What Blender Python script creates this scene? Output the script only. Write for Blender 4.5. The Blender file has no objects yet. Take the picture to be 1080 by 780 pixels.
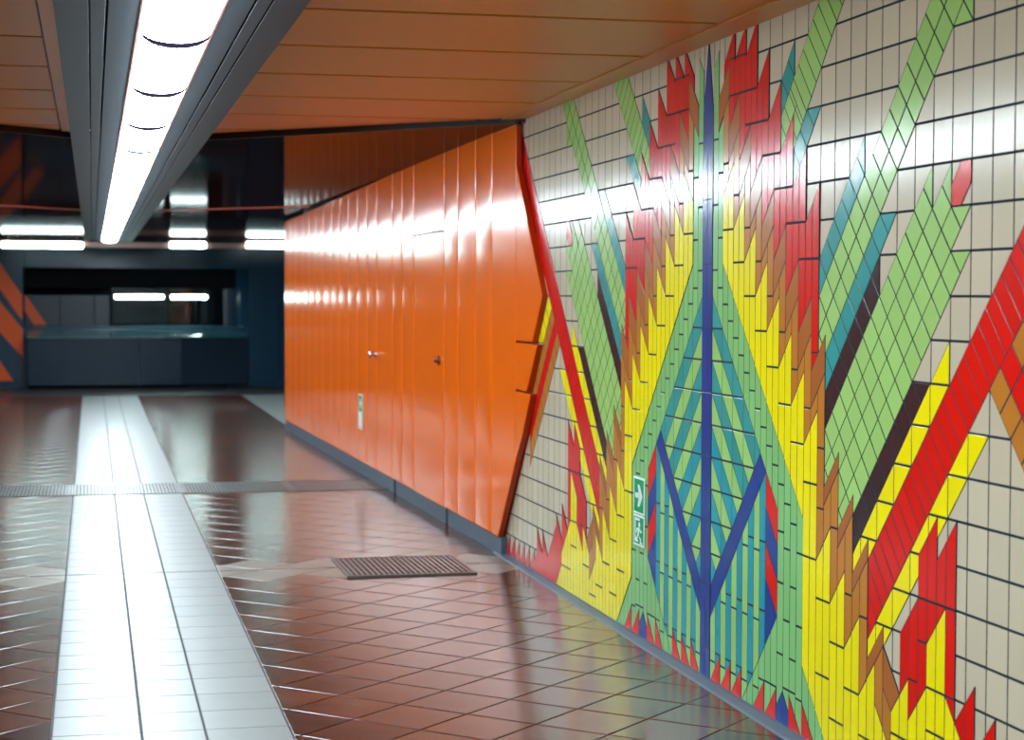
import bpy, math, random
from mathutils import Vector, Matrix
random.seed(7)
C = bpy.context.scene.collection
H = 1.4946                    # eye height above the floor
U, RR, C0, H0, XW = 0.12, 1.03733133, 57.5260, 0.04354, 2.3357   # tile module, row ratio, column origin, eye row, mural wall
V = U * RR

# ------------------------------------------------------------------ materials
def srgb(r, g, b):
    f = lambda v: (v / 255 / 12.92) if v / 255 <= .04045 else ((v / 255 + .055) / 1.055) ** 2.4
    return (f(r), f(g), f(b), 1)

def new_mat(name):
    m = bpy.data.materials.new(name); m.use_nodes = True
    nt = m.node_tree; b = nt.nodes['Principled BSDF']
    return m, nt, b

def plain(name, rgb, rough=.5, metal=0., noise=0., nscale=8., bump=0., bscale=(40, 40, 40), spec=.5, coat=0.):
    m, nt, b = new_mat(name)
    b.inputs['Base Color'].default_value = rgb
    b.inputs['Roughness'].default_value = rough
    b.inputs['Metallic'].default_value = metal
    b.inputs['Specular IOR Level'].default_value = spec
    if coat: b.inputs['Coat Weight'].default_value = coat; b.inputs['Coat Roughness'].default_value = .08
    tc = nt.nodes.new('ShaderNodeTexCoord')
    if noise:
        n = nt.nodes.new('ShaderNodeTexNoise'); n.inputs['Scale'].default_value = nscale; n.inputs['Detail'].default_value = 4
        nt.links.new(tc.outputs['Object'], n.inputs['Vector'])
        mr = nt.nodes.new('ShaderNodeMapRange'); mr.inputs['To Min'].default_value = 1 - noise; mr.inputs['To Max'].default_value = 1 + noise
        nt.links.new(n.outputs['Fac'], mr.inputs['Value'])
        mx = nt.nodes.new('ShaderNodeVectorMath'); mx.operation = 'SCALE'; mx.inputs[0].default_value = rgb[:3]
        nt.links.new(mr.outputs['Result'], mx.inputs['Scale']); nt.links.new(mx.outputs['Vector'], b.inputs['Base Color'])
    if bump:
        mp = nt.nodes.new('ShaderNodeMapping'); mp.inputs['Scale'].default_value = bscale
        nt.links.new(tc.outputs['Object'], mp.inputs['Vector'])
        n = nt.nodes.new('ShaderNodeTexNoise'); n.inputs['Scale'].default_value = 1; n.inputs['Detail'].default_value = 2
        nt.links.new(mp.outputs['Vector'], n.inputs['Vector'])
        bp = nt.nodes.new('ShaderNodeBump'); bp.inputs['Strength'].default_value = 1; bp.inputs['Distance'].default_value = bump
        nt.links.new(n.outputs['Fac'], bp.inputs['Height']); nt.links.new(bp.outputs['Normal'], b.inputs['Normal'])
    return m

def glaze(name, rgb, rough=.18, var=.06, bump=.0008, bscale=(30, 30, 14), mottle=0., mscale=9., spec=.42):
    """glazed ceramic: the tone of every tile differs a little, the surface is slightly wavy"""
    m, nt, b = new_mat(name)
    b.inputs['Roughness'].default_value = rough; b.inputs['Specular IOR Level'].default_value = spec
    at = nt.nodes.new('ShaderNodeAttribute'); at.attribute_name = 'tint'
    mr = nt.nodes.new('ShaderNodeMapRange'); mr.inputs['To Min'].default_value = 1 - var; mr.inputs['To Max'].default_value = 1 + var
    nt.links.new(at.outputs['Fac'], mr.inputs['Value'])
    tc = nt.nodes.new('ShaderNodeTexCoord')
    val = mr.outputs['Result']
    if mottle:
        n2 = nt.nodes.new('ShaderNodeTexNoise'); n2.inputs['Scale'].default_value = mscale; n2.inputs['Detail'].default_value = 5
        nt.links.new(tc.outputs['Object'], n2.inputs['Vector'])
        m2 = nt.nodes.new('ShaderNodeMapRange'); m2.inputs['From Min'].default_value = .3; m2.inputs['From Max'].default_value = .7
        m2.inputs['To Min'].default_value = 1 - mottle; m2.inputs['To Max'].default_value = 1 + mottle
        nt.links.new(n2.outputs['Fac'], m2.inputs['Value'])
        mu = nt.nodes.new('ShaderNodeMath'); mu.operation = 'MULTIPLY'
        nt.links.new(val, mu.inputs[0]); nt.links.new(m2.outputs['Result'], mu.inputs[1]); val = mu.outputs['Value']
    mx = nt.nodes.new('ShaderNodeVectorMath'); mx.operation = 'SCALE'; mx.inputs[0].default_value = rgb[:3]
    nt.links.new(val, mx.inputs['Scale']); nt.links.new(mx.outputs['Vector'], b.inputs['Base Color'])
    mp = nt.nodes.new('ShaderNodeMapping'); mp.inputs['Scale'].default_value = bscale
    nt.links.new(tc.outputs['Object'], mp.inputs['Vector'])
    n = nt.nodes.new('ShaderNodeTexNoise'); n.inputs['Scale'].default_value = 1; n.inputs['Detail'].default_value = 2
    nt.links.new(mp.outputs['Vector'], n.inputs['Vector'])
    bp = nt.nodes.new('ShaderNodeBump'); bp.inputs['Strength'].default_value = 1; bp.inputs['Distance'].default_value = bump
    nt.links.new(n.outputs['Fac'], bp.inputs['Height']); nt.links.new(bp.outputs['Normal'], b.inputs['Normal'])
    return m

def emit(name, rgb, s):
    m, nt, b = new_mat(name)
    b.inputs['Base Color'].default_value = (.8, .8, .8, 1)
    b.inputs['Emission Color'].default_value = rgb; b.inputs['Emission Strength'].default_value = s
    return m

GROUT = plain('tile_grout', srgb(26, 40, 50), .8, spec=.2)
M = dict(
    cream=glaze('cream_glaze', srgb(207, 195, 168), var=.05),
    red=glaze('red_glaze', srgb(226, 18, 8)),
    yellow=glaze('yellow_glaze', srgb(255, 238, 0), var=.04),
    brown=glaze('brown_glaze', srgb(178, 104, 48)),
    orange=glaze('ochre_glaze', srgb(196, 126, 44)),
    green=glaze('leaf_green_glaze', srgb(164, 210, 118)),
    mint=glaze('mint_green_glaze', srgb(134, 200, 122)),
    pale=glaze('pale_green_glaze', srgb(156, 210, 120)),
    teal=glaze('teal_glaze', srgb(38, 156, 154)),
    aqua=glaze('turquoise_glaze', srgb(6, 156, 170)),
    blue=glaze('blue_glaze', srgb(0, 64, 146)),
    dark=glaze('dark_brown_glaze', srgb(50, 38, 42)),
)
LAMP = (.77, .92, 1.0, 1)

# ------------------------------------------------------------------ objects
def link_mesh(name, verts, faces, mats, mi=None, tint=None, parent=None, smooth=False):
    me = bpy.data.meshes.new(name); me.from_pydata(verts, [], faces); me.validate(verbose=False)
    for m in mats: me.materials.append(m)
    if mi and len(mi) == len(me.polygons): me.polygons.foreach_set('material_index', mi)
    if tint and len(tint) == len(me.polygons):
        a = me.attributes.new('tint', 'FLOAT', 'FACE'); a.data.foreach_set('value', tint)
    if smooth: me.polygons.foreach_set('use_smooth', [True] * len(me.polygons))
    me.update()
    o = bpy.data.objects.new(name, me); C.objects.link(o)
    if parent: o.parent = parent
    return o

def tag(o, label=None, cat=None, group=None, kind=None):
    if label: o['label'] = label
    if cat: o['category'] = cat
    if group: o['group'] = group
    if kind: o['kind'] = kind
    return o

def thing(name, label, cat, loc, group=None):
    o = bpy.data.objects.new(name, None); o.empty_display_size = .1; C.objects.link(o)
    o.location = loc
    return tag(o, label, cat, group)

class MB:
    """collects shapes for ONE mesh"""
    def __init__(s, org=(0, 0, 0)): s.v = []; s.f = []; s.m = []; s.t = []; s.o = Vector(org)
    def add(s, verts, faces, m=0, t=.5):
        n = len(s.v); s.v += [tuple(Vector(p) - s.o) for p in verts]
        for f in faces: s.f.append([i + n for i in f]); s.m.append(m); s.t.append(t)
    def box(s, x0, x1, y0, y1, z0, z1, m=0, b=0.):
        if b:   # chamfered box
            xs = (x0, x0 + b, x1 - b, x1); ys = (y0, y0 + b, y1 - b, y1); zs = (z0, z0 + b, z1 - b, z1)
            idx = {}; vs = []
            def vid(i, j, k):
                key = (i, j, k)
                if key not in idx: idx[key] = len(vs); vs.append((xs[i], ys[j], zs[k]))
                return idx[key]
            fs = []
            for q in (0, 3):
                fs.append([vid(q, 1, 1), vid(q, 2, 1), vid(q, 2, 2), vid(q, 1, 2)])
                fs.append([vid(1, q, 1), vid(2, q, 1), vid(2, q, 2), vid(1, q, 2)])
                fs.append([vid(1, 1, q), vid(2, 1, q), vid(2, 2, q), vid(1, 2, q)])
            P = {0: 1, 3: 2}
            for a in (0, 3):
                for c in (0, 3):
                    fs.append([vid(a, P[c], 1), vid(a, P[c], 2), vid(P[a], c, 2), vid(P[a], c, 1)])
                    fs.append([vid(a, 1, P[c]), vid(a, 2, P[c]), vid(P[a], 2, c), vid(P[a], 1, c)])
                    fs.append([vid(1, a, P[c]), vid(2, a, P[c]), vid(2, P[a], c), vid(1, P[a], c)])
                    for e in (0, 3): fs.append([vid(a, P[c], P[e]), vid(P[a], c, P[e]), vid(P[a], P[c], e)])
            s.add(vs, fs, m); return
        vs = [(x, y, z) for x in (x0, x1) for y in (y0, y1) for z in (z0, z1)]
        s.add(vs, [(0, 1, 3, 2), (4, 6, 7, 5), (0, 4, 5, 1), (2, 3, 7, 6), (0, 2, 6, 4), (1, 5, 7, 3)], m)
    def prism(s, poly, fn, h0, h1, m=0):
        """poly in 2D, extruded from h0 to h1 through fn(a, b, h)"""
        n = len(poly)
        vs = [fn(a, b, h0) for a, b in poly] + [fn(a, b, h1) for a, b in poly]
        s.add(vs, [list(range(n))[::-1], list(range(n, 2 * n))] + [(i, (i + 1) % n, n + (i + 1) % n, n + i) for i in range(n)], m)
    def loft(s, rings, cap=True, m=0, closed=True):
        n = len(rings[0]); vs = [p for r in rings for p in r]; fs = []
        for k in range(len(rings) - 1):
            for i in range(n if closed else n - 1):
                fs.append((k * n + i, k * n + (i + 1) % n, (k + 1) * n + (i + 1) % n, (k + 1) * n + i))
        if cap: fs += [list(range(n))[::-1], [len(vs) - n + i for i in range(n)]]
        s.add(vs, fs, m)
    def build(s, name, mats, parent=None, smooth=False):
        if not isinstance(mats, (list, tuple)): mats = [mats]
        o = link_mesh(name, s.v, s.f, mats, s.m, s.t, parent, smooth)
        if not parent: o.location = s.o
        return o
def fix_normals(o):
    import bmesh
    bm = bmesh.new(); bm.from_mesh(o.data); bmesh.ops.recalc_face_normals(bm, faces=bm.faces); bm.to_mesh(o.data); bm.free(); return o

# ------------------------------------------------------------------ convex tile cutting
def area(P): return .5 * sum(P[i][0] * P[(i + 1) % len(P)][1] - P[(i + 1) % len(P)][0] * P[i][1] for i in range(len(P)))
def clip(P, a, b, k, w):
    """keep a x + b y <= k ; P = [(x, y, w)], w = joint half width of the edge that starts there"""
    out = []; n = len(P)
    for i in range(n):
        p, q = P[i], P[(i + 1) % n]
        dp, dq = a * p[0] + b * p[1] - k, a * q[0] + b * q[1] - k
        if dp <= 1e-9: out.append(p)
        if (dp < -1e-9 and dq > 1e-9) or (dp > 1e-9 and dq < -1e-9):
            t = dp / (dp - dq); x, y = p[0] + t * (q[0] - p[0]), p[1] + t * (q[1] - p[1])
            out.append((x, y, w if dp < 0 else p[2]))
        elif dp <= 1e-9 and dq > 1e-9: out[-1] = (p[0], p[1], w)
    res = []
    for p in out:
        if not res or abs(p[0] - res[-1][0]) + abs(p[1] - res[-1][1]) > 1e-6: res.append(p)
        else: res[-1] = p
    while len(res) > 1 and abs(res[0][0] - res[-1][0]) + abs(res[0][1] - res[-1][1]) < 1e-6: res.pop()
    return res if len(res) > 2 and abs(area(res)) > 1e-8 else []
def split_family(polys, a, b, off, step, w):
    out = []
    for P in polys:
        v = [a * p[0] + b * p[1] for p in P]; lo, hi = min(v), max(v)
        k = math.floor((lo - off) / step) + 1; rest = P
        while off + k * step < hi - 1e-6 and rest:
            t = off + k * step
            if t > lo + 1e-6:
                A = clip(rest, a, b, t, w)
                if A: out.append(A)
                rest = clip(rest, -a, -b, -t, w)
            k += 1
        if rest: out.append(rest)
    return out
def inset(P):
    Q = [(p[0], p[1], 0) for p in P]; n = len(P)
    for i in range(n):
        p, q = P[i], P[(i + 1) % n]; dx, dy = q[0] - p[0], q[1] - p[1]; L = math.hypot(dx, dy)
        if L < 1e-9: continue
        nx, ny = dy / L, -dx / L                     # outward normal of a CCW polygon
        Q = clip(Q, nx, ny, nx * p[0] + ny * p[1] - p[2], 0)
        if not Q: return []
    return Q if area(Q) > 6e-6 else []
def add_tile(mb, Q, fn, base, top, m=0, tilt=.0002, flip=True, bw=0., bd=0., ms=None):
    cx = sum(p[0] for p in Q) / len(Q); cy = sum(p[1] for p in Q) / len(Q)
    tx, ty = random.uniform(-tilt, tilt) / .06, random.uniform(-tilt, tilt) / .06
    n = len(Q)
    if bw:                                            # softly chamfered arris
        R = inset([(p[0], p[1], bw) for p in Q])
        if len(R) == n:
            hh = [max(-.0004, min(.0004, (p[0] - cx) * tx + (p[1] - cy) * ty)) for p in Q]
            vs = [fn(p[0], p[1], top + d) for p, d in zip(R, hh)] + [fn(p[0], p[1], top + d - bd) for p, d in zip(Q, hh)] + [fn(p[0], p[1], base) for p in Q]
            k0 = min(range(n), key=lambda i: (R[i][0] - Q[0][0]) ** 2 + (R[i][1] - Q[0][1]) ** 2)
            vs[:n] = vs[k0:n] + vs[:k0]; f = list(range(n)); fs = [f[::-1] if flip else f]
            for l in (0, n):
                for i in range(n):
                    j = (i + 1) % n; fs.append((l + i, l + j, l + n + j, l + n + i) if flip else (l + j, l + i, l + n + i, l + n + j))
            k1 = len(mb.f); mb.add(vs, fs, m, random.random())
            if ms is not None:
                for i in range(k1 + n + 1, len(mb.f)): mb.m[i] = ms
            return
    dh = [max(-.0004, min(.0004, (p[0] - cx) * tx + (p[1] - cy) * ty)) for p in Q]
    vs = [fn(p[0], p[1], top + d) for p, d in zip(Q, dh)] + [fn(p[0], p[1], base) for p in Q]
    f = list(range(n)); fs = [f[::-1] if flip else f]
    for i in range(n):
        j = (i + 1) % n; fs.append((i, j, n + j, n + i) if flip else (j, i, n + i, n + j))
    k1 = len(mb.f); mb.add(vs, fs, m, random.random())
    if ms is not None:
        for i in range(k1 + 1, len(mb.f)): mb.m[i] = ms

# ------------------------------------------------------------------ camera
YAW, PITCH, ROLL, F = .22156955, .03918278, .00306262, 1966.
def cam_ray(a, b):
    cr, sr = math.cos(ROLL), math.sin(ROLL); u = cr * a + sr * b; v = -sr * a + cr * b
    X, Z = u / F, -v / F; cp, sp = math.cos(PITCH), math.sin(PITCH); y = cp + Z * sp; z = -sp + Z * cp
    cy, sy = math.cos(YAW), math.sin(YAW)
    return Vector((X * cy + y * sy, -X * sy + y * cy, z))
fw = cam_ray(0, 0).normalized(); rt = (cam_ray(1, 0) - cam_ray(0, 0)).normalized(); up = rt.cross(fw)
cd = bpy.data.cameras.new('camera'); cam = bpy.data.objects.new('camera', cd); C.objects.link(cam)
cam.matrix_world = Matrix(((rt.x, up.x, -fw.x, 0), (rt.y, up.y, -fw.y, 0), (rt.z, up.z, -fw.z, H), (0, 0, 0, 1)))
cd.sensor_width = 36; cd.lens = F / 1080 * 36; cd.clip_start = .05; cd.clip_end = 200
cd.dof.use_dof = True; cd.dof.focus_distance = 6.8; cd.dof.aperture_fstop = 4.
bpy.context.scene.camera = cam

# ------------------------------------------------------------------ the tile mural
RF, RC = (H0 + H / V), -7.95          # rows of the floor and of the ceiling
CL = 32.4
mural = thing('tile_mural', 'huge mirrored flame and ray mosaic of coloured ceramic tiles covering the right wall', 'mosaic', (XW, C0 * U, 0))
MO = Vector((XW, C0 * U, 0))
def mfn(u, v, h): return Vector((XW - h, C0 * U - u, H + H0 * V - v)) - MO
LAY = .0018
THIN, COLJ, ROWJ = .0023, .0031, .0038
hp = lambda a, b, k: (a, b, k)
def c_(lo=None, hi=None): return [x for x in ((-1, 0, -lo) if lo is not None else None, (1, 0, hi) if hi is not None else None) if x]
def r_(lo=None, hi=None): return [x for x in ((0, -1, -lo) if lo is not None else None, (0, 1, hi) if hi is not None else None) if x]
def s_(lo=None, hi=None): return [x for x in ((-1, -1, -lo) if lo is not None else None, (1, 1, hi) if hi is not None else None) if x]
def d_(lo=None, hi=None): return [x for x in ((-1, 1, -lo) if lo is not None else None, (1, -1, hi) if hi is not None else None) if x]
HALF = [(1, 0, 0, .5, THIN)]
WHITE = [(1, 0, .5, 1, COLJ), (0, 1, 0, 1, ROWJ)]
DIA = [(1, 1, .5, 1, COLJ), (1, -1, .5, 1, COLJ)]
DD = [(1, -1, .5, 1, THIN)]
HATCH = [(1, -1, 15.51, .7071, THIN)]
YEL = [(1, 0, .5, 1, THIN), (0, 1, 0, 1, ROWJ)]
JOINTS = [(2, 4.5, -6), (3.5, 5.5, -5), (5, 6.5, -4), (6, 7.5, -3), (7, 8.5, -2), (8, 9.5, -1), (9, 9.5, 1.5),
          (16, 18, 7), (15.5, 16, 9), (16, 16.5, 8), (17.5, 18, 9), (2, 3.5, -7.1),
          (1.5, 2, -4), (2.5, 3, -3), (3.5, 4, -2), (4.5, 5, -1), (5.5, 6, 0), (6.5, 7, 1), (7.5, 8, 2), (8.5, 9, 3), (9.5, 10, 4), (9.5, 10, 5.6),
          (10.5, 11, 6), (11.5, 12, 7.58), (12.5, 13, 8),
          (1.5, 2.5, -2), (2.5, 3.5, -1), (3.5, 4.5, 0), (4.5, 5.5, 1), (5.5, 6.5, 2), (6.5, 7.5, 3), (7.5, 8.5, 4), (8.5, 9.5, 5),
          (8.5, 9.5, 7), (9.5, 10.5, 8), (10.5, 11.5, 9), (11.5, 12.5, 10), (9.5, 10.5, 10), (10.5, 11.5, 11), (12.5, 13.5, 11), (14.5, 15.5, 10.5),
          (16.5, 17.5, 9), (16.5, 17.5, 10), (17.5, 18.5, 11), (13.5, 14.5, 11.5), (18.5, 19, 11), (19, 20, 11)]
# green joints: stepping up the ring, alternating below
for q in range(2, 16): JOINTS.append((q / 2, q / 2 + .5, q / 2 - 1.25))
JOINTS += [(.5, 1, -.8), (.5, 1, -2.8), (.5, 1, -4.8), (1, 1.5, -1.78), (1, 1.5, -3.75), (6.5, 7, 6.57), (6.5, 7, 8), (6.5, 7, 10), (7, 7.5, 7), (7, 7.5, 9),
           (7.5, 8, 8), (7.5, 8, 10), (8, 8.5, 7), (8, 8.5, 9), (8, 8.5, 11), (7, 8, 10.9), (5.5, 6.5, 11)]
for q in range(0, 5):                      # the vertical stripes under the blue chevron
    for r0 in (7.33, 9.35, 11.33): JOINTS.append((q + .5, q + 1, r0))
    for r0 in (7.03, 9.02, 11.02): JOINTS.append((q + 1, q + 1.5, r0))

def region(mb, cons, side, fams, layer, joints=False, w=THIN, top=RC):
    P = [(-40, -12, w), (40, -12, w), (40, 20, w), (-40, 20, w)]
    for a, b, k in cons + [(0, -1, -top), (0, 1, RF), (1, 0, CL), (-1, 0, CL)]:
        P = clip(P, a * side, b, k, w)
        if not P: return
    base = layer * LAY
    g = [(p[0] * U, p[1] * V, 0) for p in P]; n = len(g)
    vs = [mfn(p[0], p[1], base + .0012) for p in g] + [mfn(p[0], p[1], 0) for p in g]
    mb.add([p_ for p_ in vs], [list(range(n))[::-1]] + [(i, (i + 1) % n, n + (i + 1) % n, n + i) for i in range(n)], 1)
    polys = [P]
    for a, b, off, step, ww in fams: polys = split_family(polys, a * side, b, off, step, ww)
    if joints:
        out = []
        for Q in polys:
            cc = side * sum(p[0] for p in Q) / len(Q); lo, hi = min(p[1] for p in Q), max(p[1] for p in Q); parts = [Q]
            for j0, j1, jr in JOINTS:
                if j0 < cc < j1 and lo + .15 < jr < hi - .15: parts = split_family(parts, 0, 1, jr, 1000, ROWJ)
            out += parts
        polys = out
    for Q in polys:
        T = inset([(p[0] * U, p[1] * V, p[2]) for p in Q])
        if T: add_tile(mb, T, mfn, base, base + .0016, 0, bw=.0008, bd=.0003, ms=1)

def part(name, mat, pieces, both=True, label=None):
    """pieces: (constraints, families, layer, joints); one mesh part on each half of the mural"""
    for side in ((1, -1) if both else (1,)):
        mb = MB()
        for p in pieces: region(mb, p[0], side, p[1], p[2], p[3] if len(p) > 3 else False)
        o = mb.build(name, [M[mat], GROUT], mural)
        if label: o['label'] = label

# cream field
mb = MB()
for side in (1, -1):
    region(mb, c_(1.5), side, WHITE, 0, w=COLJ)
    region(mb, c_(0, 1.5), side, HALF, 0, w=THIN)
o = mb.build('cream_field', [M['cream'], GROUT], mural); o['label'] = 'cream square tile ground'
# rays
part('green_ray', 'green', [(s_(1.5, 3.5) + c_(6.5) + d_(12.9), HATCH, 1), (s_(1.5, 2.5) + c_(6.5) + d_(None, 12.9), HATCH, 1), (s_(2.5, 3.5) + c_(6.5) + d_(None, 12.9), HATCH, 1)], label='leaf green hatched ray')
part('teal_ray', 'teal', [(s_(.5, 1.5) + c_(6.5, 7.5), DD, 1)], label='teal ray tip')
part('teal_ray', 'teal', [(s_(3.5, 4.5) + c_(7.5) + r_(-5), DD, 1)], label='teal ray')
part('teal_ray', 'teal', [(s_(8.5, 9.5) + c_(9.5, 12.5), DD, 1)], label='long teal ray')
part('green_ray', 'green', [(s_(9.5, 11.5) + c_(9.5), DIA, 1), (s_(11.5, 12.5) + c_(None, 18.5) + r_(None, -6), DIA, 1)], label='leaf green ray of diamond tiles')
part('teal_ray', 'teal', [(s_(11.5, 12.5) + c_(10) + r_(-2), DD, 1)], label='teal ray between green rays')
part('dark_ray', 'dark', [(s_(12.5, 13.5) + c_(10, 13.5), DD, 1)], label='dark brown ray')
part('green_ray', 'green', [(s_(13.5, 14.5) + c_(10, 16.5), DIA, 1), (s_(14.5, 15.5) + c_(10, 17.5), DIA, 1), (s_(15.5, 16.5) + r_(-2) + c_(10), DIA, 1), (s_(16.5, 17.5) + r_(-1) + c_(10), DIA, 1)], label='broad leaf green ray of diamond tiles')
part('red_sliver', 'red', [(s_(15, 16) + r_(-3, -2) + c_(17.5, 18.5), [], 1)])
part('dark_ray', 'dark', [(s_(17.5, 18.5) + r_(2) + c_(12), DD, 1)], label='lower dark brown ray')
part('yellow_ray', 'yellow', [(s_(18.5, 19.5) + c_(12, 17.5), YEL, 1)])
part('red_ray', 'red', [(s_(19.5, 21.5) + c_(13), HATCH, 1)], label='long red band of slanted tiles')
part('yellow_ray', 'yellow', [(s_(21.5, 22.5) + r_(3) + c_(13), YEL, 1)], label='yellow ray below the red band')
# crossing bands
ST = [(1, 1, .5, 1, COLJ)]
part('ochre_band', 'orange', [(s_(21.5) + d_(17.5, 18.5) + c_(None, 25), ST, 1)])
part('red_band', 'red', [(s_(21.5) + d_(18.5, 19.5) + c_(None, 25), ST, 1), (d_(19, 20) + c_(25), ST, 1)])
part('ochre_band', 'orange', [(s_(21.5) + d_(19.5, 20.5), ST, 1)])
part('yellow_band', 'yellow', [(s_(21.5) + d_(20.5, 21.5) + r_(None, 2), ST, 1)])
# red flames
top_s = {2: -5.5, 3: -4.5, 4: -3.5, 5: -1.5, 6: .5, 7: 2.5, 8: 4.5, 9: 6.5}
red, brown, ochre, yel = [], [], [], []
for q in range(3, 19):
    c0, c1 = q / 2, q / 2 + .5; j = int(c0 + .5); n = int(c0)
    if j in top_s and n <= 9 and c1 <= 9.5: red.append((c_(c0, c1) + s_(top_s[j], 2 * n - 7), [], 2, True))
for n in range(1, 10):
    brown.append((c_(n, n + 1) + s_(2 * n - 7, 2 * n - 6), [], 2))
for a, lo in ((10, 15), (11, 17), (12, 19)): brown.append((c_(a, a + 1) + s_(lo, lo + .5), [], 2))
brown += [(c_(13, 14) + s_(22, 22.5), [], 2), (c_(14) + d_(4.5, 5.5) + s_(None, 24.5), [], 2)]
def ys(c0):
    j = int(c0 + .5)
    return 2 * j - 5.5 if j <= 9 else 2 * j - 3.5
for q in range(3, 27):
    c0 = q / 2; n = int(c0)
    lo = 2 * n - 6 if n <= 9 else {10: 15.5, 11: 17.5, 12: 19.5, 13: 22.5}[n]
    if c0 < 13 and ys(c0) > lo: ochre.append((c_(c0, c0 + .5) + s_(lo, ys(c0)), [], 2, True))
ochre += [(c_(13.5, 14) + s_(22.5) + d_(3.5), [], 2, True), (c_(14, 14.5) + d_(3.5, 4.5), [], 2, True)]
part('red_flame', 'red', red)
part('brown_flame', 'brown', brown)
part('ochre_flame', 'orange', ochre)
for j in range(2, 14):
    yel.append((c_(j - .5, j + .5) + s_(2 * j - 5.5 if j <= 9 else 2 * j - 3.5) + (d_(2.5) if j <= 8 else d_(-1.5)), HALF, 2, True))
yel += [(c_(13.5, 14.5) + d_(-1.5, 3.5), HALF, 2, True), (c_(14.5, 15.5) + s_(24.5), HALF, 2, True), (c_(15.5, 16.5) + s_(25.5), HALF, 2, True),
        (c_(16.5, 17.5) + s_(24.5), HALF, 2, True), (c_(17.5, 19) + d_(None, 8.5), HALF, 2, True), (c_(19, 20.5) + d_(None, 8), HALF, 2, True)]
part('yellow_flame', 'yellow', yel)
low = [(c_(15, 15.5) + s_(23, 24.5), [], 2, True), (c_(15.5, 16) + s_(23, 25.5), [], 2, True), (c_(16, 16.5) + s_(22, 25.5), [], 2, True),
       (c_(16.5, 17) + s_(22, 24.5), [], 2, True), (c_(17, 17.5) + s_(23, 24.5), [], 2, True), (c_(17.5, 18) + s_(23) + d_(8.5), [], 2, True)]
part('red_flame', 'red', low, label='lower red flame')
teeth = [(c_(18, 19) + s_(27.5) + d_(8.5), HALF, 2), (c_(19, 20) + s_(29) + d_(8), HALF, 2), (c_(20, 21.5) + d_(8, 10.5), HALF, 2),
         (c_(21.5, 22.5) + s_(32.5), HALF, 2), (c_(22.5, 23.5) + s_(33.5), HALF, 2), (c_(23.5, 24.5) + d_(None, 12.5), HALF, 2)]
part('red_flame', 'red', teeth, label='low red flame at the foot of the wall')
for k in range(24, 30): part('red_spike', 'red', [(c_(k, k + 1) + d_(None, k - 11), HALF, 2)])
# green ring, blue diamond and its filling
part('green_border', 'mint', [(c_(.5, 1) + s_(-6.5) + d_(.5), HALF, 1, True), (c_(1, 1.5) + s_(-4) + d_(.5), HALF, 1, True), (c_(1.5, 6.5) + d_(.5, 2.5), HALF, 1, True),
                              (c_(6.5, 8.5) + d_(None, 2.5), HALF, 1, True), (c_(8.5) + d_(None, -1.5), HALF, 1, True), (c_(3.5, 6.5) + s_(15.5), HALF, 1, True)], label='mint green border')
GRID = [(1, 0, .5, 1, THIN), (0, 1, 0, 1, ROWJ)]
for k in range(10):
    part('teal_stripe' if k % 2 == 0 else 'pale_green_stripe', 'teal' if k < 4 and k % 2 == 0 else ('aqua' if k % 2 == 0 else 'pale'),
         [(c_(.5) + d_(.5 - k - 1, .5 - k) + s_(None, 9.5), GRID, 1)])
part('blue_chevron', 'blue', [(c_(.5) + d_(None, .5) + s_(9.5, 10.5), [(1, -1, -.5, 2, THIN * .6)], 1)])
for q in range(1, 11):
    c0 = q / 2
    part('turquoise_stripe' if q % 2 == 0 else 'pale_green_stripe', 'aqua' if q % 2 == 0 else 'pale', [(c_(c0, c0 + .5) + s_(10.5, 15.5) + d_(None, .5), [], 1, True)])
part('red_diamond', 'red', [(c_(5.5, 6.5) + d_(-.5, .5), [], 1)]); part('red_diamond', 'red', [(c_(5.5, 6.5) + d_(-2.5, -1.5), [], 1)])
part('blue_diamond', 'blue', [(c_(5.5, 6.5) + d_(-1.5, -.5), [], 1)]); part('blue_diamond', 'blue', [(c_(5.5, 6.5) + d_(None, -2.5) + s_(None, 15.5), [], 1)])
for cc, ss in ((.5, 12.5), (1.5, 13.5), (2.5, 14.5), (4.5, 16.5), (5.5, 17.5)): part('red_tooth', 'red', [(c_(cc, cc + 1) + s_(ss), [], 2)])
part('blue_tooth', 'blue', [(c_(6.5, 7.5) + s_(18) + d_(None, -4), HALF, 2)])
part('red_tooth', 'red', [(c_(7.5) + d_(None, -3.5), [], 2)]); part('red_tooth', 'red', [(c_(8.5) + d_(None, -2.5), [], 2)])
mb = MB(); kk = 2.3 / .5
for side in (1, -1):
    region(mb, c_(0, .5) + [(kk, -1, 8.0)], side, [(0, 1, -9, 2, .0012)], 2)
o = mb.build('blue_spine', [M['blue'], GROUT], mural); o['label'] = 'tall dark blue spine'

# ------------------------------------------------------------------ escape signs on the mural
SG = plain('sign_green', srgb(0, 156, 92), .55, spec=.2); SW = plain('sign_white', srgb(236, 244, 240), .55, spec=.2)
def sign_plate(name, label, cat, fn, w, h, glyphs, org, group=None):
    t = thing(name, label, cat, org, group)
    q = MB(); q.prism([(0, 0), (w, 0), (w, h), (0, h)], fn, 0, .004); fix_normals(q.build('plate', SW, t))
    q = MB(); b = w * .055; q.prism([(b, b), (w - b, b), (w - b, h - b), (b, h - b)], fn, .004, .0046); fix_normals(q.build('green_field', SG, t))
    q = MB()
    for g in glyphs: q.prism([(x * w, y * h) for x, y in g], fn, .0046, .0052)
    fix_normals(q.build('pictogram', SW, t))
    return t
ARROW = [[(.18, .43), (.62, .43), (.62, .57), (.18, .57)], [(.52, .5), (.40, .80), (.56, .80), (.86, .5)], [(.52, .5), (.86, .5), (.56, .20), (.40, .20)]]
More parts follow.
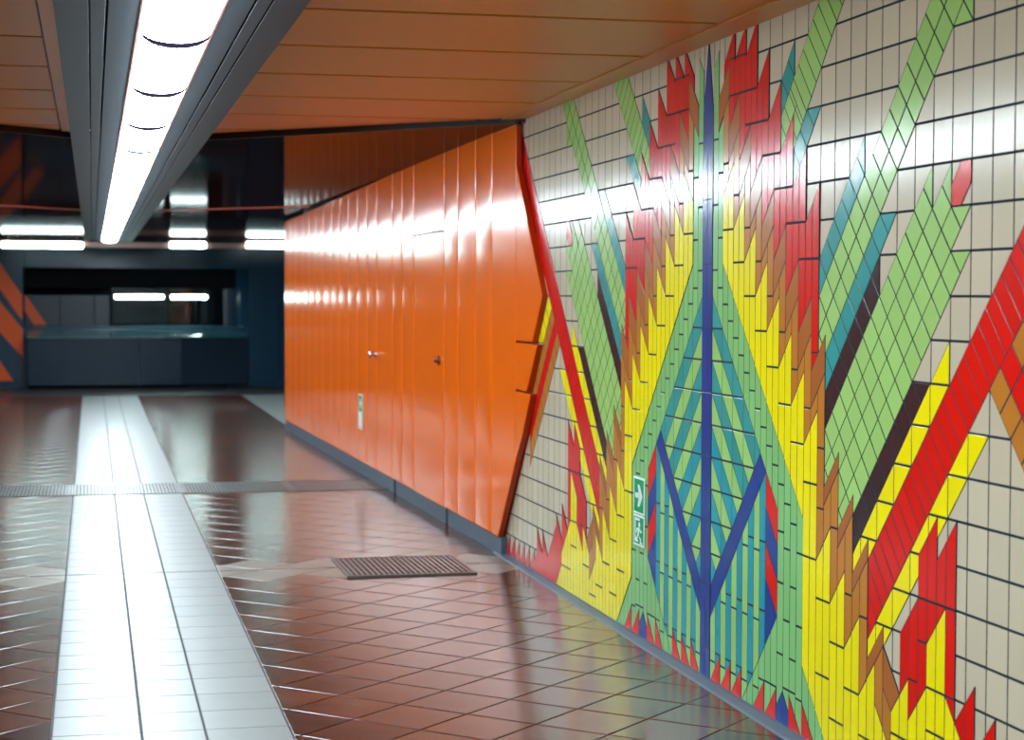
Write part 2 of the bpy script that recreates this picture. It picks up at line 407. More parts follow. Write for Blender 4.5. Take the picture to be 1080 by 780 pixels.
MAN = [[(.14, .12), (.44, .12), (.44, .20), (.22, .20)], [(.14, .12), (.22, .12), (.22, .90), (.14, .90)], [(.14, .82), (.60, .82), (.60, .90), (.14, .90)],
       [(.50, .66), (.54, .61), (.61, .61), (.65, .66), (.65, .73), (.61, .78), (.54, .78), (.50, .73)],
       [(.40, .36), (.52, .33), (.60, .56), (.47, .60)], [(.47, .60), (.32, .56), (.26, .42), (.32, .40), (.38, .51), (.47, .52)],
       [(.58, .56), (.68, .44), (.80, .46), (.80, .52), (.71, .51), (.60, .60)], [(.44, .35), (.52, .33), (.66, .22), (.62, .10), (.70, .10), (.75, .25)],
       [(.40, .37), (.46, .34), (.38, .20), (.22, .20), (.22, .26), (.34, .27)], [(.66, .08), (.86, .08), (.86, .14), (.66, .14)]]
SX = XW - .0075
def at_wall(c, r): return Vector((SX, (C0 - c) * U, H + (H0 - r) * V))
def wfn(a, b, h): return Vector((-h, -a, b))
b0 = at_wall(-8.06, 7.64)
sign_plate('direction_sign', 'square green escape sign with white arrow on the mural, upper of two', 'sign', wfn, 1.34 * U, 1.29 * V, ARROW, b0)
b1 = at_wall(-8.06, 8.76)
sign_plate('exit_sign', 'green running figure and door exit sign below the arrow sign on the mural', 'sign', wfn, 1.34 * U, 1.08 * V, MAN, b1)

# ------------------------------------------------------------------ floor
ZF = 0.
FT = glaze('brown_floor_tile', srgb(70, 34, 20), rough=.2, var=.38, bump=.0006, bscale=(9, 9, 9), mottle=.4, mscale=6, spec=.26)
FW = glaze('white_floor_tile', srgb(122, 124, 122), rough=.36, var=.04, bump=.0005, bscale=(9, 9, 9), mottle=.04)
FC = glaze('cream_floor_tile', srgb(122, 110, 100), rough=.30, var=.08, bump=.0005, bscale=(9, 9, 9), mottle=.08)
FS = glaze('slate_floor_tile', srgb(52, 48, 50), rough=.35, var=.06, bump=.0005, bscale=(9, 9, 9), mottle=.1)
FG = plain('floor_grout', srgb(40, 44, 48), .7)
fl = MB()
ffn = lambda a, b, h: Vector((a, b, ZF + h - .002))
def rect(x0, x1, y0, y1, w=.0015, wy=None): return [(x0, y0, w if wy is None else wy), (x1, y0, w), (x1, y1, w if wy is None else wy), (x0, y1, w)]
def lay(poly, fams, pick, tilt=.00004):
    polys = [poly]
    for f in fams: polys = split_family(polys, *f)
    for P in polys:
        Q = inset(P)
        if Q:
            cx = sum(p[0] for p in P) / len(P); cy = sum(p[1] for p in P) / len(P)
            add_tile(fl, Q, ffn, -.004, .002, pick(cx, cy), tilt=tilt, flip=False, bw=.0028, bd=.0011)
DIAG = [(1, 1, 7.395, .411, .0026), (-1, 1, 5.203, .411, .0026)]
SEAM = 10.20
def pick_dark(x, y):
    # tiles of the pale zigzag course on both sides of the cross seam
    a = (x + y - 7.395) / .411; b = (y - x - 5.203) / .411
    yc = ((math.floor(a) + .5) * .411 + 7.395 + (math.floor(b) + .5) * .411 + 5.203) / 2
    return 2 if abs(yc - SEAM) < .22 and (x > -.145) or (abs(yc - SEAM) < .22 and x > -1.4) else 0
XL, YB, YE = -2.7, -1.6, 28.4
for x0, x1 in ((XL, -.145), (.66, XW)):
    for y0, y1 in ((YB, SEAM), (SEAM, YE)): lay(rect(x0, x1, y0, y1, .004, .009), DIAG, pick_dark)
lay(rect(XW, 8, 21.1, YE), DIAG, lambda x, y: 0)
for x0, x1 in ((-.145, .157), (.157, .372), (.372, .66)):
    for y0, y1 in ((YB, SEAM), (SEAM, YE)): lay(rect(x0, x1, y0, y1, .0036, .009), [(0, 1, 6.457, .29, .003)], lambda x, y: 1)
lay(rect(XL, 8, YE, 31.2), [(0, 1, YE, .9, .002), (1, 0, 0, .9, .002)], lambda x, y: 3)
fl.box(XL, 8, YB, 31.2, -.12, -.0035, 4)
floor = fl.build('floor', [FT, FW, FC, FS, FG]); tag(floor, 'brown diamond tile floor with a white tile strip running down the passage', kind='structure')
mb = MB(); mb.box(2.19, 2.9, 21.15, 28.35, 0.0002, .002)
mb.build('trim_1', FW); tag(bpy.data.objects['trim_1'], 'white tile strip on the floor behind the orange wall', kind='structure')
# cove along the foot of the mural
SL = plain('slate_blue_trim', srgb(74, 92, 108), .45, noise=.12, nscale=20)
mb = MB(); prof = [(XW, 0), (XW - .058, 0), (XW - .05, .006), (XW - .012, .010), (XW - .010, .016), (XW, .016)]
mb.prism(prof, lambda a, b, h: Vector((a, h, b)), YB, 10.62); fix_normals(mb.build('baseboard_right', SL)); tag(bpy.data.objects['baseboard_right'], 'grey blue floor trim along the mural', kind='structure')

# ------------------------------------------------------------------ floor grates
STEEL = plain('grate_steel', srgb(120, 118, 116), .38, metal=.85, noise=.15, nscale=30)
DARK = plain('dark_gap', srgb(18, 20, 22), .8)
def grate(name, label, x0, x1, y0, y1, pitch, group=None, along='y', hh=.006):
    t = thing(name, label, 'grate', ((x0 + x1) / 2, (y0 + y1) / 2, 0), group)
    o = Vector(((x0 + x1) / 2, (y0 + y1) / 2, 0))
    q = MB(o); w = .018
    q.box(x0, x1, y0, y0 + w, 0.0003, hh); q.box(x0, x1, y1 - w, y1, 0.0003, hh); q.box(x0, x0 + w, y0 + w, y1 - w, 0.0003, hh); q.box(x1 - w, x1, y0 + w, y1 - w, 0.0003, hh)
    q.build('frame', STEEL, t)
    q = MB(o); q.box(x0 + w, x1 - w, y0 + w, y1 - w, 0.0003, .0012); q.build('pan', DARK, t)
    q = MB(o); n = int((x1 - x0 - 2 * w) / pitch)
    for i in range(n):
        a = x0 + w + (i + .5) * (x1 - x0 - 2 * w) / n; q.box(a - pitch * .31, a + pitch * .31, y0 + w, y1 - w, .0012, hh - .0008)
    for k in range(1, 5):
        b = y0 + k * (y1 - y0) / 5; q.box(x0 + w, x1 - w, b - .006, b + .006, .0012, hh - .002)
    q.build('bar_grid', STEEL, t)
    return t
grate('floor_grate', 'square ribbed steel floor grate near the foot of the mural', 1.315, 2.02, 9.80, 10.50, .028, hh=.010)
ORD = ['first', 'second', 'third', 'fourth', 'fifth', 'sixth', 'seventh', 'eighth', 'ninth', 'tenth', 'eleventh', 'twelfth', 'thirteenth', 'fourteenth', 'fifteenth', 'sixteenth', 'seventeenth', 'eighteenth']
gl = ['steel drain grate reaching the orange wall, darkest of the crosswise row', 'steel drain grate between the white tile strip and the wall end grate', 'steel drain grate lying across the white tile strip', 'steel drain grate just left of the white tile strip']
for i, (a, b) in enumerate(((1.50, 2.24), (.665, 1.495), (-.165, .66), (-.995, -.17))):
    grate('drain_grate', gl[i], a, b, 14.27, 15.03, .026, 'drain grates crossing the passage')

# ------------------------------------------------------------------ ceilings
TAN = plain('tan_ceiling_board', srgb(222, 146, 64), .38, noise=.05, nscale=3, bump=.0006, bscale=(1.2, 30, 1))
BLK = plain('dark_soffit', srgb(24, 22, 26), .5)
ZC = .9913 + H - .004
AP, SLP, BX = 11.86, .89, .254        # chevron edge of the front ceiling
def cheb(P, sgn): return clip(P, sgn * SLP, 1, AP + sgn * SLP * BX, .002)
ce = MB(); cfn = lambda a, b, h: Vector((a, b, ZC - h))
for x0, x1, sg in ((.55, 2.205, 1), (XL, -.178, -1)):
    P = cheb(rect(x0, x1, YB, 12.2, .003), sg)
    for Q in split_family([P], 0, 1, 6.42, .945, .021):
        T = inset(Q)
        if T: add_tile(ce, T, cfn, -.012, .004, 0, tilt=.00003, flip=True)
for x0, x1, sg in ((2.21, XW, 1), (-.174, -.06, -1)):     # edge trims
    P = cheb(rect(x0, x1, YB, 12.2, .002), sg)
    for Q in split_family([P], 0, 1, 3.3, 6.3, .002):
        T = inset(Q)
        if T: add_tile(ce, T, cfn, -.012, .010, 0, tilt=0, flip=True)
P = [(XL, YB), (XW, YB), (XW, AP - SLP * (XW - BX)), (BX, AP), (XL, AP - SLP * (BX - XL))]
ce.prism(P, cfn, -.10, -.011, 1)
ceiling = ce.build('ceiling', [TAN, BLK]); tag(ceiling, 'tan board ceiling over the mural end of the passage', kind='structure')
# lower dark lacquered ceiling beyond the chevron
LAC, _nt, _b = new_mat('black_lacquer_panel')
_df = _nt.nodes.new('ShaderNodeBsdfDiffuse'); _df.inputs[0].default_value = srgb(40, 34, 38)
_gl = _nt.nodes.new('ShaderNodeBsdfGlossy'); _gl.inputs['Color'].default_value = (.62, .58, .6, 1); _gl.inputs['Roughness'].default_value = .05
_mx = _nt.nodes.new('ShaderNodeMixShader'); _mx.inputs[0].default_value = .36
_nt.links.new(_df.outputs[0], _mx.inputs[1]); _nt.links.new(_gl.outputs[0], _mx.inputs[2])
_nt.links.new(_mx.outputs[0], _nt.nodes['Material Output'].inputs['Surface'])
def zd(y): return H + (.957 - .0081 * (min(y, 21) - 10.3))
ce2 = MB(); dfn = lambda a, b, h: Vector((a, b, zd(b) - h))
e = .03
def chev2(P, sgn): return clip(P, -sgn * SLP, -1, -(AP + e + sgn * SLP * BX), .001)
for x0, x1, y1, sg in ((BX, 2.45, 21, 1), (XL, BX, 21, -1)):
    P = chev2(rect(x0, x1, 8.5, y1, .001), sg)
    for Q in split_family([P], 0, 1, 13.55, 1.86, .004):
        T = inset(Q)
        if T: add_tile(ce2, T, dfn, -.004, .002, 0, tilt=.00006)
for Q in split_family([rect(XL, 8, 21, 31.2, .001)], 0, 1, 21, 1.86, .004):
    T = inset(Q)
    if T: add_tile(ce2, T, dfn, -.004, .002, 0, tilt=.00004)
for sg, xe in ((1, 2.45), (-1, XL)):                         # backing and fascia
    ye = AP - SLP * abs(xe - BX)
    ce2.prism([(BX, AP + e), (xe, ye + e), (xe, 21), (BX, 21)], dfn, -.12, -.003, 1)
    xf = min(xe, 2.29); yf = AP - SLP * abs(xf - BX)
    f = [(BX, AP), (xf, yf), (xf, yf + e), (BX, AP + e)]
    vs = [Vector((a, b, zd(b) - .004)) for a, b in f] + [Vector((a, b, ZC + .09)) for a, b in f]
    ce2.add(vs, [(0, 1, 2, 3), (7, 6, 5, 4), (0, 4, 5, 1), (1, 5, 6, 2), (2, 6, 7, 3), (3, 7, 4, 0)], 1)
ce2.prism([(XL, 21), (8, 21), (8, 31.2), (XL, 31.2)], dfn, -.12, -.003, 1)
d2 = ce2.build('ceiling_lower', [LAC, BLK]); tag(d2, 'dark glossy lacquered ceiling beyond the chevron edge', kind='structure')
ORG = plain('orange_trim', srgb(226, 84, 20), .35)
mb = MB()
for sg, xe in ((1, 2.1), (-1, -1.6)):
    y0 = 19.9; ye = y0 - .82 * abs(xe - BX)
    mb.prism([(BX, y0), (xe, ye), (xe, ye + .16), (BX, y0 + .16)], dfn, .002, .006)
fix_normals(mb.build('trim_2', ORG)); tag(bpy.data.objects['trim_2'], 'orange chevron stripe across the dark ceiling', kind='structure')

# ------------------------------------------------------------------ light trough and its lamps
GAP = plain('groove_shade_black', srgb(10, 12, 14), 1., spec=0)
BM = plain('slate_blue_panel', srgb(22, 38, 50), .5, noise=.07, nscale=5)
ZB = .84 + H
beam = thing('ceiling_beam', 'long slate blue beam under the ceiling that carries the row of lamps', 'beam', (BX, 12, ZB + .05))
bo = Vector((BX, 12, ZB + .05)); Y0, Y1 = YB, 29.9
q = MB(bo); q.box(-.10, .608, Y0, Y1, ZB + .02, ZB + .12); q.build('core', DARK, beam)
for x0, x1, dz in ((-.105, -.006, 0), (.0, .043, 0), (.051, .141, 0), (.382, .457, 0), (.465, .505, 0), (.5115, .613, 0)):
    q = MB(bo)
    y = 3.1
    ys_ = [Y0, 3.1, 9.25, 15.4, 21.5, 27.6, Y1]
    for k in range(len(ys_) - 1): q.box(x0, x1, ys_[k] + .0015, ys_[k + 1] - .0015, ZB + dz, ZB + .02, b=.0005)
    q.build('panel', BM, beam)
q = MB(bo)
for x0, x1 in ((-.006, 0), (.043, .051), (.457, .465), (.505, .5115)): q.box(x0 + .0002, x1 - .0002, Y0, Y1, ZB + .0012, ZB + .0195)
q.build('shadow_joint', GAP, beam)  # black filler strips, the shade of the open grooves put into colour
RIM = plain('copper_rim', srgb(150, 92, 78), .35, metal=.3)
for x in (.1425, .3735):
    q = MB(bo); q.box(x, x + .008, Y0, Y1, ZB - .006, ZB + .02); q.build('rim', RIM, beam)
for x0 in (-.105, .606):
    q = MB(bo); q.box(x0, x0 + .007, Y0, Y1, ZB + .0205, ZB + .17); q.build('side_panel', TAN if x0 < 0 else BM, beam)
LS = 18.
DIFF = emit('lamp_diffuser', LAMP, LS)
RING = plain('lamp_joint', srgb(12, 8, 16), 1., spec=0)
def ring(y, x0, x1, drop, n=14, z=ZB, rz=.012):
    cx, w = (x0 + x1) / 2, (x1 - x0) / 2
    pts = [(cx - w * math.cos(math.pi * i / n), y, z - drop * math.sin(math.pi * i / n) ** .8) for i in range(n + 1)]
    return pts + [(x1, y, z + rz), (x0, y, z + rz)]
SEG, YS = 1.503, 5.98 - .0
first = None; k0 = -1; names = 0
lab_end = {0: 'white curved lamp cover at the top edge of the photo, nearest of the row', 15: 'white curved lamp cover farthest along the beam, by the dark back wall'}
over = ['overhead, just beyond the top edge of the picture', 'overhead, second beyond the top edge of the picture', 'overhead, third beyond the top edge of the picture', 'behind the viewpoint, last of the row']
for i in list(range(16)) + [-1, -2, -3, -4]:
    y0 = YS + (i - 1) * SEG + .006; y1 = y0 + SEG - .012
    lab = ('white curved lamp cover on the beam ' + over[-1 - i]) if i < 0 else lab_end.get(i) or 'white curved lamp cover on the beam, %s of the row from the near end' % ORD[i]
    if first is None:
        first = thing('ceiling_lamp', lab, 'lamp', (BX + .004, y0, ZB), 'lamps in a row along the beam')
        fo = Vector((BX + .004, y0, ZB))
        q = MB(fo); q.loft([ring(y0 + .012, .1515, .3725, .048), ring(y1 + .0, .1515, .3725, .048)]); df = fix_normals(q.build('diffuser', DIFF, first))
        q = MB(fo)
        q.loft([ring(y0 - .012, .1505, .3735, .0625), ring(y0 + .012, .1505, .3735, .0625)])
        rg = fix_normals(q.build('joint_ring', RING, first))
    else:
        t = first.copy(); C.objects.link(t); t.location = (BX + .004, y0, ZB); t['label'] = lab
        for ch in (df, rg):
            cc = ch.copy(); cc.parent = t; C.objects.link(cc)
# ------------------------------------------------------------------ orange cladding wall
P0 = Vector((2.106, 20.95)); P1 = Vector((2.282, 10.66)); TD = (P0 - P1).normalized(); ND = Vector((-TD.y, TD.x))
if ND.x > 0: ND = -ND
def cl(y, z, dep=0.):           # y along the corridor, dep towards the passage
    t = (y - P1.y) / TD.y; p = P1 + TD * t + ND * dep
    return Vector((p.x, p.y, z))
ENA = plain('orange_enamel', srgb(255, 114, 4), .15, noise=.05, nscale=2.5, bump=.0004, bscale=(90, 60, 14))
ENB = plain('orange_edge', srgb(190, 56, 6), .45)
clad = thing('wall_cladding', 'tall glossy orange metal panel cladding with a jagged near end, right of the passage', 'cladding', tuple(cl(15, 0, -.03)))
co = cl(15, 0, -.03)
seams = [v_ * (.9945 if v_ > 11 else 1) for v_ in [21.09, 20.55, 20.04, 19.43, 18.917, 18.416, 17.9, 17.35, 16.86, 16.336, 15.821, 15.313, 14.825, 14.104, 13.688, 13.22, 12.139, 11.701, 11.185, 10.674, 10.143]]
def ztop(y): return 2.449 - (.0145 * (y - 12) if y > 12 else 0) - .0005
def zbot(y): return .112
def panel(name, ya, yb, za, zb_, parent, swing=0., seg=8, mat=ENA, bow=.0022, wide=False):
    """one sheet: slightly bowed front, rolled long edges"""
    g = .004; a, b = ya - g, yb + g                    # ya > yb : far to near
    prof = [(a, -.030), (a, -.012), (a - .004, -.004), (a - .012, -.0006)]
    for i in range(1, seg):
        t = i / seg; prof.append((a - .012 + (b + .012 - a + .012) * t, bow * math.sin(math.pi * t) + swing * (t - .5)))
    prof += [(b + .012, -.0006), (b + .004, -.004), (b, -.012), (b, -.030)]
    q = MB(co)
    lo = [cl(y, za(y) if callable(za) else za, d) for y, d in prof]; hi = [cl(y, zb_(y) if callable(zb_) else zb_, d) for y, d in prof]
    q.loft([lo, hi])
    o = q.build(name, mat, parent); fix_normals(o); return o
for i in range(len(seams) - 2):
    ya, yb = seams[i], seams[i + 1]; sw = random.uniform(-.003, .003)
    if abs(ya - 13.22 * .9945) < .01:
        panel('panel', ya, yb, 1.934, ztop, clad, sw)
        dr = panel('door_leaf', ya, yb, .108, 1.921, clad, sw, bow=.001); dr['label'] = 'wider orange access door'
        q = MB(co)
        rings = [[cl(12.22 + rad * math.cos(2 * math.pi * j / 12), 1.07 + rad * math.sin(2 * math.pi * j / 12), dep) for j in range(12)] for rad, dep in ((.032, 0), (.030, .012), (.016, .014), (.014, .034), (.009, .038))]
        q.loft(rings); fix_normals(q.build('door_lock', plain('dark_red_metal', srgb(120, 40, 30), .35, metal=.5), dr, True))
        dr.children[0].matrix_parent_inverse = Matrix()
    else:
        o = panel('panel', ya, yb, zbot, ztop, clad, sw)
        if abs(ya - 15.313 * .9945) < .01:
            q = MB(co); rings = [[cl(14.77 + rad * math.cos(2 * math.pi * j / 14), 1.03 + rad * math.sin(2 * math.pi * j / 14), dep) for j in range(14)] for rad, dep in ((.026, 0), (.026, .006), (.013, .010), (.013, .030), (.027, .036), (.030, .046), (.024, .056), (.010, .060))]
            q.loft(rings); kb = fix_normals(q.build('door_knob', plain('chrome_knob', srgb(200, 200, 205), .15, metal=1), o, True)); kb['label'] = 'round chrome knob'
# nearest sheet, cut on the slant, and the jagged end sheets
def sheet(name, poly, dep=0., th=.034):
    q = MB(co); n = len(poly)
    ctr = (sum(p[0] for p in poly) / n, sum(p[1] for p in poly) / n)
    inn = [(p[0] + (ctr[0] - p[0]) * .012, p[1] + (ctr[1] - p[1]) * .008) for p in poly]
    vs = [cl(a, b, dep) for a, b in inn] + [cl(a, b, dep - .004) for a, b in poly] + [cl(a, b, dep - th) for a, b in poly]
    fs = [list(range(n)), [2 * n + i for i in range(n)][::-1]]; ms = [0, 1]
    for i in range(n):
        j = (i + 1) % n; fs.append((i, n + i, n + j, j)); ms.append(0); fs.append((n + i, 2 * n + i, 2 * n + j, n + j)); ms.append(1)
    for f, m in zip(fs, ms): q.f.append(f); q.m.append(m); q.t.append(.5)
    q.v = [tuple(Vector(p) - q.o) for p in vs]
    return fix_normals(q.build(name, [ENA, ENB], clad))
sheet('panel', [(10.670, .104), (10.670, ztop(10.6)), (10.093, ztop(10.1)), (10.093, .576), (10.11, .556), (10.51, .104)])
o = sheet('end_panel', [(10.085, 2.22), (9.51, 1.500), (9.72, 1.252), (10.085, 1.252)]); o['label'] = 'pointed upper end sheet'
sheet('end_panel', [(10.085, 1.242), (9.61, 1.242), (9.838, .983), (10.085, .983)])
sheet('end_panel', [(10.085, .972), (9.747, .972), (9.935, .735), (10.085, .585)])
# recessed plinth
q = MB(co)
for a, b, z in ((21.0, 14.02, .108), (13.92, 12.06, .122), (11.98, 10.46, .104)):
    vs = []
    for y in (a, b):
        vs += [cl(y, 0.0005, -.012), cl(y, z, -.012), cl(y, z, -.05), cl(y, 0.0005, -.05)]
    q.add(vs, [(0, 1, 5, 4), (1, 2, 6, 5), (2, 3, 7, 6), (3, 0, 4, 7), (0, 3, 2, 1), (4, 5, 6, 7)])
fix_normals(q.build('plinth', SL, clad))
q = MB(co); vs = []
for y in (21.06, 10.62):
    vs += [cl(y, .01, -.052), cl(y, 2.40 - (.0145 * (y - 12) if y > 12 else 0), -.052), cl(y, 2.40 - (.0145 * (y - 12) if y > 12 else 0), -.09), cl(y, .01, -.09)]
q.add(vs, [(0, 1, 5, 4), (1, 2, 6, 5), (2, 3, 7, 6), (3, 0, 4, 7), (0, 3, 2, 1), (4, 5, 6, 7)]); fix_normals(q.build('backing', DARK, clad))
# small escape sticker on the cladding
so = cl(15.60, .385, .006)
def sfn(a, b, h):
    p = cl(15.60 - a, .385 + b, .0055 + h); return p - so
sign_plate('escape_sticker', 'narrow green and white escape sticker low on the orange cladding', 'sticker', sfn, .20, .29,
           [[(x, .52 + y * .44) for x, y in g] for g in ARROW] + [[(.1, .06), (.9, .06), (.9, .50), (.1, .50)]], so)

# ------------------------------------------------------------------ walls
ORW = plain('left_wall_enamel', srgb(240, 96, 12), .25, bump=.001, bscale=(40, 5, 2))
PLW = plain('plain_wall', srgb(158, 160, 160), .5, noise=.05)
NAVY = plain('dark_teal_panel', srgb(24, 62, 84), .24, noise=.12, nscale=1.5, bump=.001, bscale=(6, 6, 3))
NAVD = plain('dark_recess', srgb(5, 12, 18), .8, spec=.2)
def struct(name, mb, mats, label): o = mb.build(name, mats); fix_normals(o); return tag(o, label, kind='structure')
mb = MB(); mb.box(XW, XW + .16, YB, 21.08, -.1, ZC + .08); struct('wall_right', mb, PLW, 'wall that carries the mural and the orange cladding')
mb = MB(); mb.box(2.5, 8, 20.9, 21.07, -.1, ZC + .05); struct('wall_side', mb, NAVY, 'wall of the side passage behind the orange cladding')
mb = MB(); mb.box(8, 8.15, 20.9, 31.3, -.1, ZC + .05); struct('wall_far_right', mb, NAVY, 'end of the side passage')
mb = MB()
mb.box(XL - .15, XL - .02, YB - .1, 31.3, -.1, ZC + .08)
for k in range(60):
    y = YB + k * .54
    if y < 30.8:
        n0 = len(mb.f); mb.box(XL - .022, XL, y + .004, y + .536, .1, ZC - .02, b=.003)
        for f_ in range(n0, len(mb.f)): mb.m[f_] = 1 if y < 11.5 else (0 if int(k / 4) % 2 else 2)
struct('wall_left', mb, [ORW, PLW, NAVY], 'panelled wall on the left of the passage')
mb = MB(); mb.box(XL - .15, XW + .1, YB - .15, YB, -.1, ZC + .08); struct('wall_front', mb, PLW, 'wall behind the camera')
# back wall: dark panels round a recessed booth window
YW = 31.0
bw = MB()
ZT = H + .95
bw.box(XL - .1, 8.1, YW + .9, YW + 1.05, -.1, ZT, m=1)                      # far side of the booth, interior shade put into a near-black colour
bw.box(XL - .1, 8.1, YW, YW + .9, 1.94, ZT)                             # header
bw.box(2.52, 8.1, YW, YW + .9, -.1, 1.94)                               # right pier
bw.box(XL - .1, -1.08, YW, YW + .9, -.1, 1.94)                          # left pier
bw.box(-1.08, 2.52, YW + .1, YW + .9, -.1, .98)                         # parapet
for x in (2.52, 3.05, 3.6): bw.box(x + .01, x + .5, YW - .02, YW, .09, 2.24, b=.004)
for x in (-1.62, -2.18, -2.7): bw.box(x + .006, x + .53, YW - .02, YW, .09, 2.24, b=.004)
for k in range(3): bw.box(-1.06 + k * 1.19, .12 + k * 1.19, YW - .02, YW, 1.95, 2.24, b=.005)
# rounded jamb on the right of the recess
rings = []
for z in (.98, 1.94):
    pts = [(2.52, YW, z)] + [(2.52 - .38 * (1 - math.cos(a)) , YW + .02 + .5 * math.sin(a), z) for a in [math.pi / 2 * i / 8 for i in range(9)]] + [(2.52, YW + .9, z)]
    rings.append(pts)
bw.loft(rings)
struct('wall_back', bw, [NAVY, NAVD], 'dark teal panelled wall at the far end with a booth recess')
# orange stripes on the left pier
ow = plain('orange_stripe_paint', srgb(238, 92, 24), .35)
bwo = bpy.data.objects['wall_back']
for poly in ([(-1.46, 2.05), (-1.10, 1.50), (-1.10, 1.10), (-1.46, 1.62)], [(-1.46, 1.42), (-1.09, .95), (-1.09, .49), (-1.46, .92)], [(-1.46, .46), (-1.24, .12), (-1.46, .12)]):
    q = MB(); q.prism(poly, lambda a, b, h: Vector((a, YW - .020 - h, b)), 0.0005, .006); fix_normals(q.build('orange_stripe', ow, bwo))
# booth
booth = thing('service_booth', 'dark glazed service booth with a sloping counter front at the far end', 'booth', (.7, YW, 0))
bo2 = Vector((.7, YW, 0))
BT = plain('booth_front_panel', srgb(36, 52, 68), .3, noise=.1, nscale=2)
q = MB(bo2)
for a, b in ((-1.0, -.42), (-.415, .15), (.155, .74), (.745, 1.40)):
    q.prism([(YW - .02, .06), (YW - .36, .06), (YW - .46, .80), (YW - .02, .80)], lambda u, v, h: Vector((h, u, v)), a, b)
vs = [(1.405, YW - .36, .06), (1.405, YW - .46, .80), (2.50, YW - .06, .80), (2.50, YW - .04, .06), (1.405, YW - .02, .06), (1.405, YW - .02, .80), (2.5, YW - .02, .80), (2.5, YW - .02, .06)]
q.add(vs, [(0, 1, 2, 3), (4, 7, 6, 5), (1, 5, 6, 2), (0, 3, 7, 4), (0, 4, 5, 1), (3, 2, 6, 7)])
fix_normals(q.build('counter_front', BT, booth))
LG = plain('counter_ledge', srgb(56, 92, 104), .15, spec=.8)
q = MB(bo2)
q.add([(-1.02, YW - .50, .81), (1.42, YW - .50, .81), (2.5, YW - .08, .81), (2.5, YW + .35, .975), (-1.02, YW + .35, .975), (-1.02, YW - .50, .835), (1.42, YW - .50, .835), (2.5, YW - .08, .835), (2.5, YW + .35, 1.0), (-1.02, YW + .35, 1.0)],
      [(4, 3, 2, 1, 0), (5, 6, 7, 8, 9), (0, 1, 6, 5), (1, 2, 7, 6), (2, 3, 8, 7), (3, 4, 9, 8), (4, 0, 5, 9)])
fix_normals(q.build('counter_ledge', LG, booth))
q = MB(bo2); q.box(-1.0, 2.15, YW - .30, YW - .02, 0.0, .055); q.build('toe_kick', NAVD, booth)
q = MB(bo2)
for a, b in ((-1.06, -.52), (-.51, .03), (.04, .28)): q.box(a, b, YW + .42, YW + .46, 1.0, 1.50, b=.004)
q.build('lower_panel', BT, booth)
q = MB(bo2); q.prism([(-1.07, 1.50), (-1.02, 1.46), (-.73, 1.02), (-.93, 1.02), (-1.07, 1.24)], lambda a, b, h: Vector((a, YW + .4195 - h, b)), 0, .005); o = fix_normals(q.build('orange_stripe', ow, booth))
q = MB(bo2); q.box(-1.07, 2.4, YW + .44, YW + .86, 1.62, 1.94); q.build('upper_fascia', NAVD, booth)
q = MB(bo2)
for x in (.29, 1.21, 1.66, 1.93): q.box(x, x + .03, YW + .40, YW + .44, 1.0, 1.62)
q.box(.29, 1.96, YW + .40, YW + .44, 1.0, 1.03); q.build('window_frame', NAVD, booth)
gm, gnt, gb = new_mat('booth_glass'); gb.inputs['Base Color'].default_value = (.75, .9, .92, 1); gb.inputs['Transmission Weight'].default_value = 1; gb.inputs['Roughness'].default_value = .02; gb.inputs['IOR'].default_value = 1.45
q = MB(bo2); q.box(.32, 1.93, YW + .415, YW + .421, 1.03, 1.62); q.build('window_pane', gm, booth)
TUBE = emit('tube_glow', (.68, .98, .95, 1), 10)
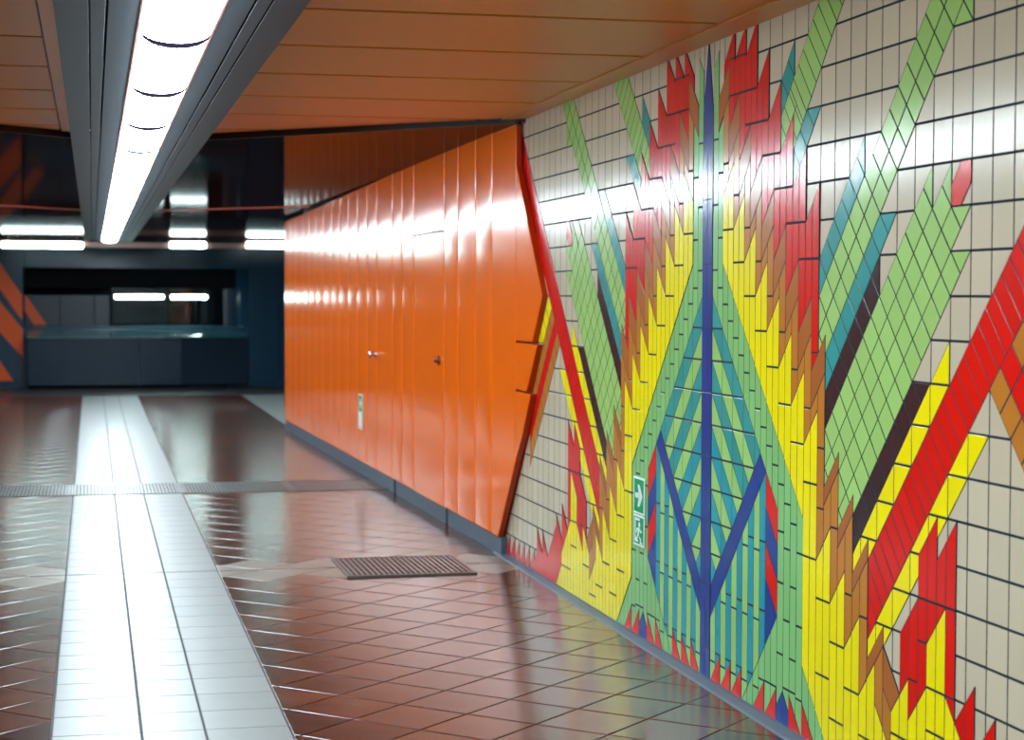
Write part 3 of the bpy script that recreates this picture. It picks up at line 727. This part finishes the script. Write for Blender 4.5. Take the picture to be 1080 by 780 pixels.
def tube(x0, x1, y, z, r, label, grp=None, batten=True):
    t = thing('glowing_tube', label, 'lamp', ((x0 + x1) / 2, y, z), grp); o = Vector(((x0 + x1) / 2, y, z))
    def circ(x, rr, n=12): return [(x, y + rr * math.cos(2 * math.pi * i / n), z + rr * math.sin(2 * math.pi * i / n)) for i in range(n)]
    q = MB(o); e2 = .03; q.loft([circ(x0 + e2, r * .5), circ(x0 + e2 + .02, r), circ(x1 - e2 - .02, r), circ(x1 - e2, r * .5)]); fix_normals(q.build('tube', TUBE, t, True))
    q = MB(o)
    for a, b in ((x0, x0 + e2), (x1 - e2, x1)): q.loft([circ(a, r * .6), circ(b, r * .6)])
    if batten:
        q.box(x0, x1, y - r * .6, y + r * .6, z + r * 1.02, z + r * 1.5)
        if z > 2:
            for x in (x0 + .12, x1 - .14): q.box(x, x + .02, y - .01, y + .01, z + r * 1.5, H + .8695)
    fix_normals(q.build('holder', RIM, t)); return t
tube(.33, 1.19, YW + .37, 1.475, .036, 'left of two glowing bars in the dark booth window', 'booth bars')  # glowing bar with end holders, set just before the pane
tube(1.24, 1.90, YW + .37, 1.475, .036, 'right of two glowing bars in the dark booth window', 'booth bars')
# crosswise lamps under the far ceiling
zb = H + .778
tube(-1.36, -.09, 29, zb - .02, .048, 'long glowing tube at the left edge under the far dark ceiling', 'crosswise tubes at the far end')
tube(1.13, 1.745, 29, zb, .048, 'short glowing tube right of the beam under the far dark ceiling', 'crosswise tubes at the far end')
tube(2.29, 3.55, 29, zb + .01, .048, 'glowing tube beside the end of the orange cladding under the far ceiling', 'crosswise tubes at the far end')
q = thing('lamp_rail', 'thin tan rail that links the crosswise tubes under the far ceiling', 'rail', (1, 29.1, zb)); m2 = MB((1, 29.1, zb))
m2.box(-1.5, 3.8, 29.05, 29.11, zb - .045, zb + .035, b=.004); m2.build('rail', plain('rail_paint', srgb(150, 120, 108), .5), q)
m2 = MB((1, 29.1, zb))
for x in (-1.2, .0, 1.0, 2.0, 3.2): m2.box(x, x + .03, 29.065, 29.095, zb + .035, H + .8695)
m2.build('hanger', DARK, q)

# ------------------------------------------------------------------ world and view
w = bpy.data.worlds.new('world'); bpy.context.scene.world = w; w.use_nodes = True
w.node_tree.nodes['Background'].inputs[0].default_value = (.5, .6, .7, 1); w.node_tree.nodes['Background'].inputs[1].default_value = .02
sc = bpy.context.scene
sc.view_settings.view_transform = 'Standard'; sc.view_settings.look = 'None'; sc.view_settings.gamma = 1; sc.view_settings.use_curve_mapping = False
sc.view_settings.exposure = 1.28
sc.cycles.max_bounces = 8; sc.cycles.diffuse_bounces = 5; sc.cycles.glossy_bounces = 5; sc.cycles.transmission_bounces = 5
sc.cycles.sample_clamp_indirect = 8; sc.cycles.use_denoising = True
